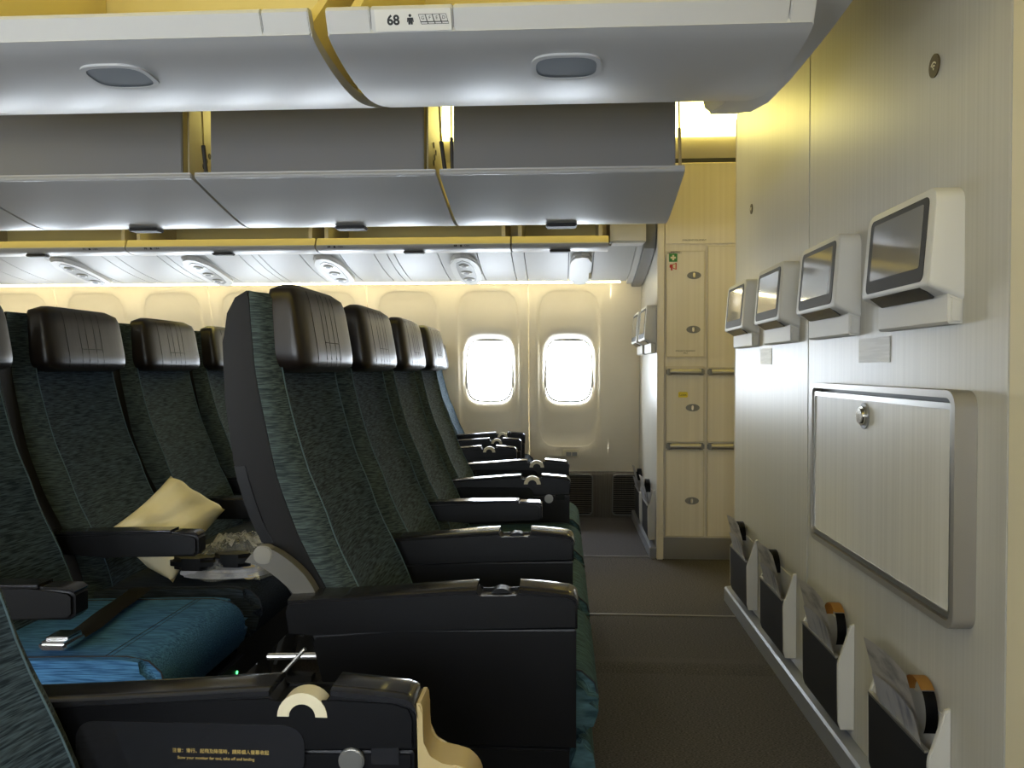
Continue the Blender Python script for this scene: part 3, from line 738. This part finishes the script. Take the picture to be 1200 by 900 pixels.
# pivot fairing low on the aisle side of the first seat
P = spline([(-.566, .700), (-.540, .694), (-.51, .676), (-.477, .646), (-.455, .61), (-.445, .58)], 5)
o_ = obj('hinge_fairing', prism([(p.x, p.y) for p in P]+[(p.x-.026, p.y-.030) for p in reversed(P)], 'y', -.262, -.236, .006), M['fair'], sG); o_['label'] = 'pale grey curved hinge fairing'
obj('fairing_cap', prism(rrect(.036, .034, .015, 4, -.556, .684), 'y', -.2645, -.24, .002), M['faircap'], o_)
obj('frame_tube', tube([(-.64, -.01, .404), (-.50, -.01, .409)], .007, 10), M['alu'], sG)
obj('frame_tube', tube([(-.60, -.16, .375), (-.51, -.16, .475)], .004, 10), M['alu'], sG)
# second row of the middle block
RX = -.842
g2 = seat(RX, Yc[0], 'rear row middle-block seat with the bright blue cushion and loose belt', 2, [('thin', -H)], False, 'rear row of the middle block', 'blue')
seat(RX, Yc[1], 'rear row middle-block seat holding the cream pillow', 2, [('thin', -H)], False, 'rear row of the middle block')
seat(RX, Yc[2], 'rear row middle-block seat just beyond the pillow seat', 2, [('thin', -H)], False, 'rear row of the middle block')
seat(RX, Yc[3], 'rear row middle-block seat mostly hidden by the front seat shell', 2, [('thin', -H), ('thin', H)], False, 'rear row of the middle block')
# window blocks, set further back
BX = -.262
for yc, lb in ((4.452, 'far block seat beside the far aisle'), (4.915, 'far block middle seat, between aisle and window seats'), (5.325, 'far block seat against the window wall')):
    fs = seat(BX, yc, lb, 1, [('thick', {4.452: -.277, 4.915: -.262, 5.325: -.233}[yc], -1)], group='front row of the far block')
    fs.scale = (1, {4.452: .87, 4.915: .86, 5.325: .80}[yc], 1)
sH = seat(-.205, .757, 'nearest seat, cut by the lower left corner of the picture', 1, [('thick', H, -1, True, True)], group='near block')
o_ = obj('tray_hinge', prism([tuple(p) for p in spline([(.027, .622), (.034, .618), (.036, .575), (.044, .556), (.065, .549), (.085, .545), (.100, .530), (.104, .51), (.10, .49), (.03, .49)], 3)], 'y', H-.028, H+.028, .006), M['gold'], sH)
o_['label'] = 'beige tray hinge cover'

# seat belt on the blue cushion
sb = thing('seat_belt', 'dark webbing seat belt lying across the bright blue cushion', 'seat belt', (-1.05, 1.75, .465))
C_ = [Vector(p) for p in spline([(-.005, .25, .014), (.0, .18, .009), (.01, .08, .008), (.03, -.03, .008), (.035, -.08, .009), (.04, -.115, .011)], 6)]
def belt_fn(u, v):
    k = min(int(u*(len(C_)-1)), len(C_)-2); f = u*(len(C_)-1)-k; p = C_[k].lerp(C_[k+1], f); d = (C_[min(k+1, len(C_)-1)]-C_[k]).normalized()
    s = Vector((d.y, -d.x, 0)).normalized() if abs(d.z) < .95 else Vector((1, 0, 0)); q = p + s*(v-.5)*.055; q.z += .004*math.sin(v*PI)
    return q
t = grid(belt_fn, 30, 4); bmesh.ops.solidify(t, geom=t.faces[:], thickness=.003)
obj('webbing', t, M['belt'], sb)
bk = obj('buckle', box(.012, .070, -.185, -.112, .006, .024, .006), M['chrome'], sb); obj('buckle_flap', box(.017, .066, -.168, -.118, .0245, .029, .003), M['chrome'], bk)

# pillow against the second rear seat's back
pc = {k: Vector(v) for k, v in dict(L=(-1.19, 2.06, .60), T=(-1.15, 2.36, .715), R=(-1.03, 2.46, .60), B=(-1.03, 2.12, .464)).items()}
nrm = (pc['R']-pc['L']).cross(pc['T']-pc['B']).normalized(); nrm = nrm if nrm.x > 0 else -nrm
cen = sum(pc.values(), Vector())/4
def pil(sgn):
    def fn(u, v):
        a = pc['L'].lerp(pc['T'], u); b = pc['B'].lerp(pc['R'], u); p = a.lerp(b, v)
        uu, vv = 2*u-1, 2*v-1; h = (max(0, 1-uu**4)*max(0, 1-vv**4))**.6
        pinch = 1-.10*(1-abs(uu)**2)*abs(vv)**3-.10*(1-abs(vv)**2)*abs(uu)**3
        p = cen+(p-cen)*pinch
        wr = .006*math.sin(9*u+5*v)+.004*math.sin(17*v-8*u)
        return p + nrm*(sgn*(.052*h) + wr*h)
    return fn
t = grid(pil(1), 24, 24); grid(pil(-1), 24, 24, bm=t); bmesh.ops.remove_doubles(t, verts=t.verts, dist=.0004)
pl = tag(obj('pillow', t, M['pillow'], angle=80), 'cream pillow propped against a rear seat back behind the armrest', 'pillow')

# plastic-wrapped headset and pouch on the same cushion
hb = thing('headset_pouch', 'clear plastic pouch with pale backing, lying in front of the cream pillow', 'pouch', (-.915, 2.20, .468))
obj('backing_card', prism([tuple(p) for p in spline([(-.10, -.07), (.03, -.085), (.115, -.04), (.12, .04), (.02, .09), (-.11, .08), (-.10, -.07)], 3)[:-1]], 'z', .007, .030, .008), M['paper2'], hb)
def film(u, v):
    a = 2*PI*u; r = 1-.0
    rad = math.sin(PI*min(v, .999)/1.0*.5)
    x = .150*math.cos(a)*rad*(1+.12*math.sin(5*a)+.06*math.sin(11*a)); y = .145*math.sin(a)*rad*(1+.10*math.sin(7*a+1))
    z = .012+.088*(1-rad**2)+.014*math.sin(13*a+9*v)*rad*(1-rad)*3 + .010*math.sin(23*v+3*a)*(1-rad**2)
    return (x+.02, y+.03, max(.008, z))
t = grid(film, 48, 12); bmesh.ops.remove_doubles(t, verts=t.verts, dist=.0004)
obj('film', t, M['plastic'], hb, angle=15)
hs = thing('headset', 'black foam headset inside the clear pouch', 'headset', (-.940, 2.150, .512))
obj('ear_pad', prism([sq(.068, .026, 2.4, 2*PI*k/24) for k in range(24)], 'z', -.010, .022, .010, 3), M['black'], hs, (-.03, -.03, 0))
obj('ear_pad', prism([sq(.060, .026, 2.4, 2*PI*k/24) for k in range(24)], 'z', -.004, .030, .010, 3), M['black'], hs, (.065, -.012, 0))
obj('head_band', tube([tuple(p) for p in spline([(-.09, .02, .012), (-.04, .045, .02), (.03, .05, .02), (.09, .02, .014)], 5)], .009, 8), M['black'], hs)
tag(obj('gold_foil_cup', disc((0, 0, 0), (.3, -.5, .8), .021, .020, 18, bev=.006), M['foil'], None, (-.842, 2.165, .480)), 'small gold capped tub at the end of the clear pouch', 'tub')

# small power box with a lit indicator under the blue seat
pb = thing('power_box', 'black seat power box with tiny green light under the blue cushion', 'power box', (-.79, 1.93, .25))
obj('housing', box(-.048, 0, -.08, .08, 0, .075, .006), M['black'], pb); obj('indicator', disc((.0, .02, .043), (1, 0, 0), .004, .002, 10), M['led'], pb)

# ------------------------------------------------------------------ screens, pockets, table and signs on the bulkheads
MON = [(0, .262), (-.046, .260), (-.0515, .2545), (-.066, .075), (-.0285, .047), (-.0285, .008), (-.020, 0), (0, 0)]
def b_mon():
    t = bmesh.new(); w = .355
    def outline(zb, inset):
        P = []
        for (cy, cz, r, a0) in ((w-.032, .230, .032, 0), (.032, .230, .032, 90), (.012, zb+.012, .012, 180), (w-.012, zb+.012, .012, 270)):
            for k in range(6):
                a = math.radians(a0+18*k); P.append((cy+(r-inset)*math.cos(a), cz+(r-inset)*math.sin(a)))
        return P
    def fx(z): return -.0515-.0145*(.2545-z)/.18
    R = []
    for zb, ins, dx in ((.044, 0, None), (.070, 0, .006), (.0725, .0015, .002), (.074, .005, 0)):
        R.append([t.verts.new((0 if dx is None else fx(z)+dx, y, z)) for y, z in outline(zb, ins)])
    n = len(R[0])
    for A, B in zip(R, R[1:]):
        for k in range(n): t.faces.new((A[k], A[(k+1) % n], B[(k+1) % n], B[k]))
    t.faces.new(R[0]); t.faces.new(R[-1][::-1])
    return t
def b_monlip(): return prism([(0, 0), (-.024, 0), (-.0285, .005), (-.0285, .0575), (0, .046)], 'y', 0, .355, .006, 3)
def monitor(wx, y, label, group):
    m = thing('seat_monitor', label, 'monitor', (wx-.0006, y, 1.115), group)
    cobj('mon', 'housing', b_mon, M['white'], m); cobj('monlip', 'lower_lip', b_monlip, M['white'], m)
    a = Vector((-.0515, 0, .2545)); b = Vector((-.066, 0, .075)); up = (a-b).normalized()
    mt = frame(((a.x+b.x)/2, .1775, (a.z+b.z)/2), (0, -1, 0), up)
    sc = cobj('monbez', 'bezel', lambda: plate(rrect(.300, .164, .016), -.002, .0012, mt), M['slot'], m)
    cobj('monscr', 'screen', lambda: plate(rrect(.256, .124, .004, 2), .0011, .0018, mt @ Matrix.Translation((0, .008, 0))), M['screen'], sc)
    d = Vector((.0375, 0, -.028)).normalized()
    mt2 = frame((-.049, .1775, .0625), (0, -1, 0), -d)
    cobj('monslot', 'sensor_strip', lambda: plate(rrect(.265, .034, .003, 2), -.002, .001, mt2), M['blackgloss'], m)
for k, lb in enumerate(('largest and nearest wall monitor, rightmost of the four on the front wall', 'second wall monitor from the right, above the left end of the fold-down table', 'third wall monitor from the right on the front wall', 'smallest of the four front wall monitors, farthest along the wall')):
    monitor(WX, 1.612+.543*k, lb, 'monitors on the front wall')
for k, lb in enumerate(('nearer of the two small monitors on the far bulkhead', 'farther of the two small monitors on the far bulkhead')):
    monitor(FX, 4.54+.50*k, lb, 'monitors on the far bulkhead')

PK = [(0, .275), (-.010, .272), (-.030, .205), (-.040, .180), (-.042, .168), (-.040, .02), (-.034, 0), (0, 0)]
PW = .330
def b_pkside(): return prism(PK, 'y', 0, .012, .002)
def b_pkfront(): return prism([(-.034, 0), (-.0405, .02), (-.0425, .182), (-.036, .184), (-.032, .02), (-.028, 0)], 'y', .010, PW-.010, .001)
def b_pkrim(): return prism([(-.0445, .1825), (-.0445, .188), (-.034, .188), (-.034, .1845)], 'y', .012, PW-.012, .001)
def b_mag(h, lean, y0, y1):
    def fn(u, v):
        z = .03+h*v; return Vector((-.028+lean*max(0, v-.45)**1.3*-1 + .004*math.sin(PI*u), y0+(y1-y0)*u, z + .006*math.sin(PI*u)*v))
    t = grid(fn, 8, 8); bmesh.ops.solidify(t, geom=t.faces[:], thickness=.005); return t
def pocket(wx, y, which, n, loopk):
    p = thing('literature_pocket', 'white-sided pocket with black front, '+which, 'pocket', (wx-.0006, y, .091), 'pockets on the '+n)
    cobj('pkside', 'side_cheek', b_pkside, M['white'], p); cobj('pkside', 'side_cheek', b_pkside, M['white'], p, (0, PW-.012, 0)); pf = cobj('pkfront', 'front_panel', b_pkfront, M['pocketblack'], p)
    cobj('pkrim', 'rim', b_pkrim, M['alu'], pf); cobj('pkback', 'back_plate', lambda: box(-.006, -.0005, .012, PW-.012, .002, .255), M['white'], p)
    m = cobj('mag1', 'magazine', lambda: b_mag(.290, .075, .06, .30), M['paper'], None, (wx, y, .091)); tag(m, 'worn grey magazine in the pocket '+which, 'magazine', 'magazines in the wall pockets')
    c = cobj('mag2', 'safety_card', lambda: b_mag(.225, .06, .03, .25), M['paper2'], None, (wx-.0055, y, .091)); tag(c, 'pale safety card in the pocket '+which, 'card', 'cards in the wall pockets')
    lp = thing('headset_loop', 'black headset loop in the pocket '+which, 'headset', (wx-.012, y+(.092 if loopk == 0 else .22), .335), 'headsets in the wall pockets')
    def arc(a0, a1, w0=.030):
        def fn(u, v):
            a = math.radians(a0+(a1-a0)*u); return Vector((-.010+w0*(v-.5)*.8, .058*math.cos(a), .062*math.sin(a)))
        t = grid(fn, 14, 2); bmesh.ops.solidify(t, geom=t.faces[:], thickness=.014); return t
    cobj('loopb', 'strap', lambda: arc(132, 215), M['black'], lp) if loopk == 0 else cobj('loopb2', 'strap', lambda: arc(-20, 185), M['black'], lp)
    if loopk == 0: cobj('loopk', 'kraft_sleeve', lambda: arc(15, 130, .034), M['kraft'], lp)
for k, lb in enumerate(('nearest the camera on the front wall', 'second nearest on the front wall', 'third nearest on the front wall', 'farthest on the front wall')):
    pocket(WX, 1.648+.534*k, lb, 'front wall', 0 if k < 2 else 1)
for k, lb in enumerate(('nearer on the far bulkhead', 'farther on the far bulkhead')):
    pocket(FX, 4.56+.50*k, lb, 'far bulkhead', 1)

# fold-down table (bassinet shelf) on the front wall
ft = thing('fold_down_table', 'large closed fold-down table with metal frame on the front wall', 'table', (WX, 2.0, .767))
mt = frame((0, 0, 0), (0, -1, 0), (0, 0, 1))      # local z points to -x
W_, H_ = .885, .445
O = rrect(W_, H_, .032, 6); I1 = rrect(W_-.028, H_-.028, .022, 6)
mt = frame((0, 0, 0), (0, -1, 0), (0, 0, 1))
t = ring(O, I1, .0006, .041, mt)
obj('frame', t, M['tframe'], ft)
obj('back_plate', plate(rrect(W_-.027, H_-.027, .022, 6), .001, .016, mt), M['dgrey'], ft)
lid = obj('lid', plate(rrect(W_-.044, H_-.050, .010, 3, 0, -.003), .016, .034, mt, .003), M['table'], ft)
obj('lid_edge', ring(rrect(W_-.036, H_-.042, .012, 3, 0, -.003), rrect(W_-.058, H_-.066, .006, 3, 0, -.003), .030, .0365, mt), M['alu'], ft)
k_ = obj('knob', disc((-.034, .028, .150), (-1, 0, 0), .031, .004, 28), M['grey'], ft, (0, 0, 0)); obj('knob_cap', disc((-.038, .028, .150), (-1, 0, 0), .023, .011, 24, bev=.005), M['chrome'], k_)
# round wireless signs and paper labels
def rsign(y, z, r, lb):
    s = tag(obj('round_sign', disc((WX-.0006, y, z), (-1, 0, 0), r, .0025, 32), M['brown']), lb, 'sign', 'round signs on the front wall')
    mt = frame((WX-.0034, y, z-.004), (0, -1, 0), (0, 0, 1)); bm = bmesh.new()
    for q in (.35, .62):
        R1, R2 = r*q, r*(q-.13); n = 10
        A = [(R1*math.cos(math.radians(35+110*k/n)), R1*math.sin(math.radians(35+110*k/n))-r*.1) for k in range(n+1)]
        B = [(R2*math.cos(math.radians(35+110*k/n)), R2*math.sin(math.radians(35+110*k/n))-r*.1) for k in range(n+1)]
        plate(A+B[::-1], 0, .0006, mt, bm=bm)
    plate([(r*.1*math.cos(2*PI*k/12), r*.1*math.sin(2*PI*k/12)-r*.1) for k in range(12)], 0, .0006, mt, bm=bm)
    obj('wave_symbol', bm, M['textw'], s)
rsign(1.746, 1.646, .0235, 'round brown wireless sign high on the right of the front wall')
rsign(3.389, 1.671, .0200, 'small round brown sign on the far half of the front wall')
for (y, w, lb) in ((2.065, .20, 'pale paper label under the second monitor on the front wall'), (3.14, .17, 'small pale label under the third monitor on the front wall')):
    s = tag(obj('paper_label', box(WX-.0022, WX-.0006, y-w/2, y+w/2, 1.045, 1.105), M['label']), lb, 'label')
# power outlet low on the window wall
po = thing('power_outlet', 'cream wall outlet panel with dark sockets under the right window', 'outlet', (.02, wall_y(.455)-.001, .455))
obj('plate', box(-.02, .085, -.016, 0, -.026, .026, .004), M['cream'], po)
obj('socket', box(.0, .035, -.018, -.0155, -.016, .010, 0), M['grey'], po); obj('socket', box(.04, .075, -.018, -.0155, -.016, .010, 0), M['grey'], po)
obj('label_strip', box(-.13, -.03, -.004, 0, -.018, .020, .002), M['wall'], po)
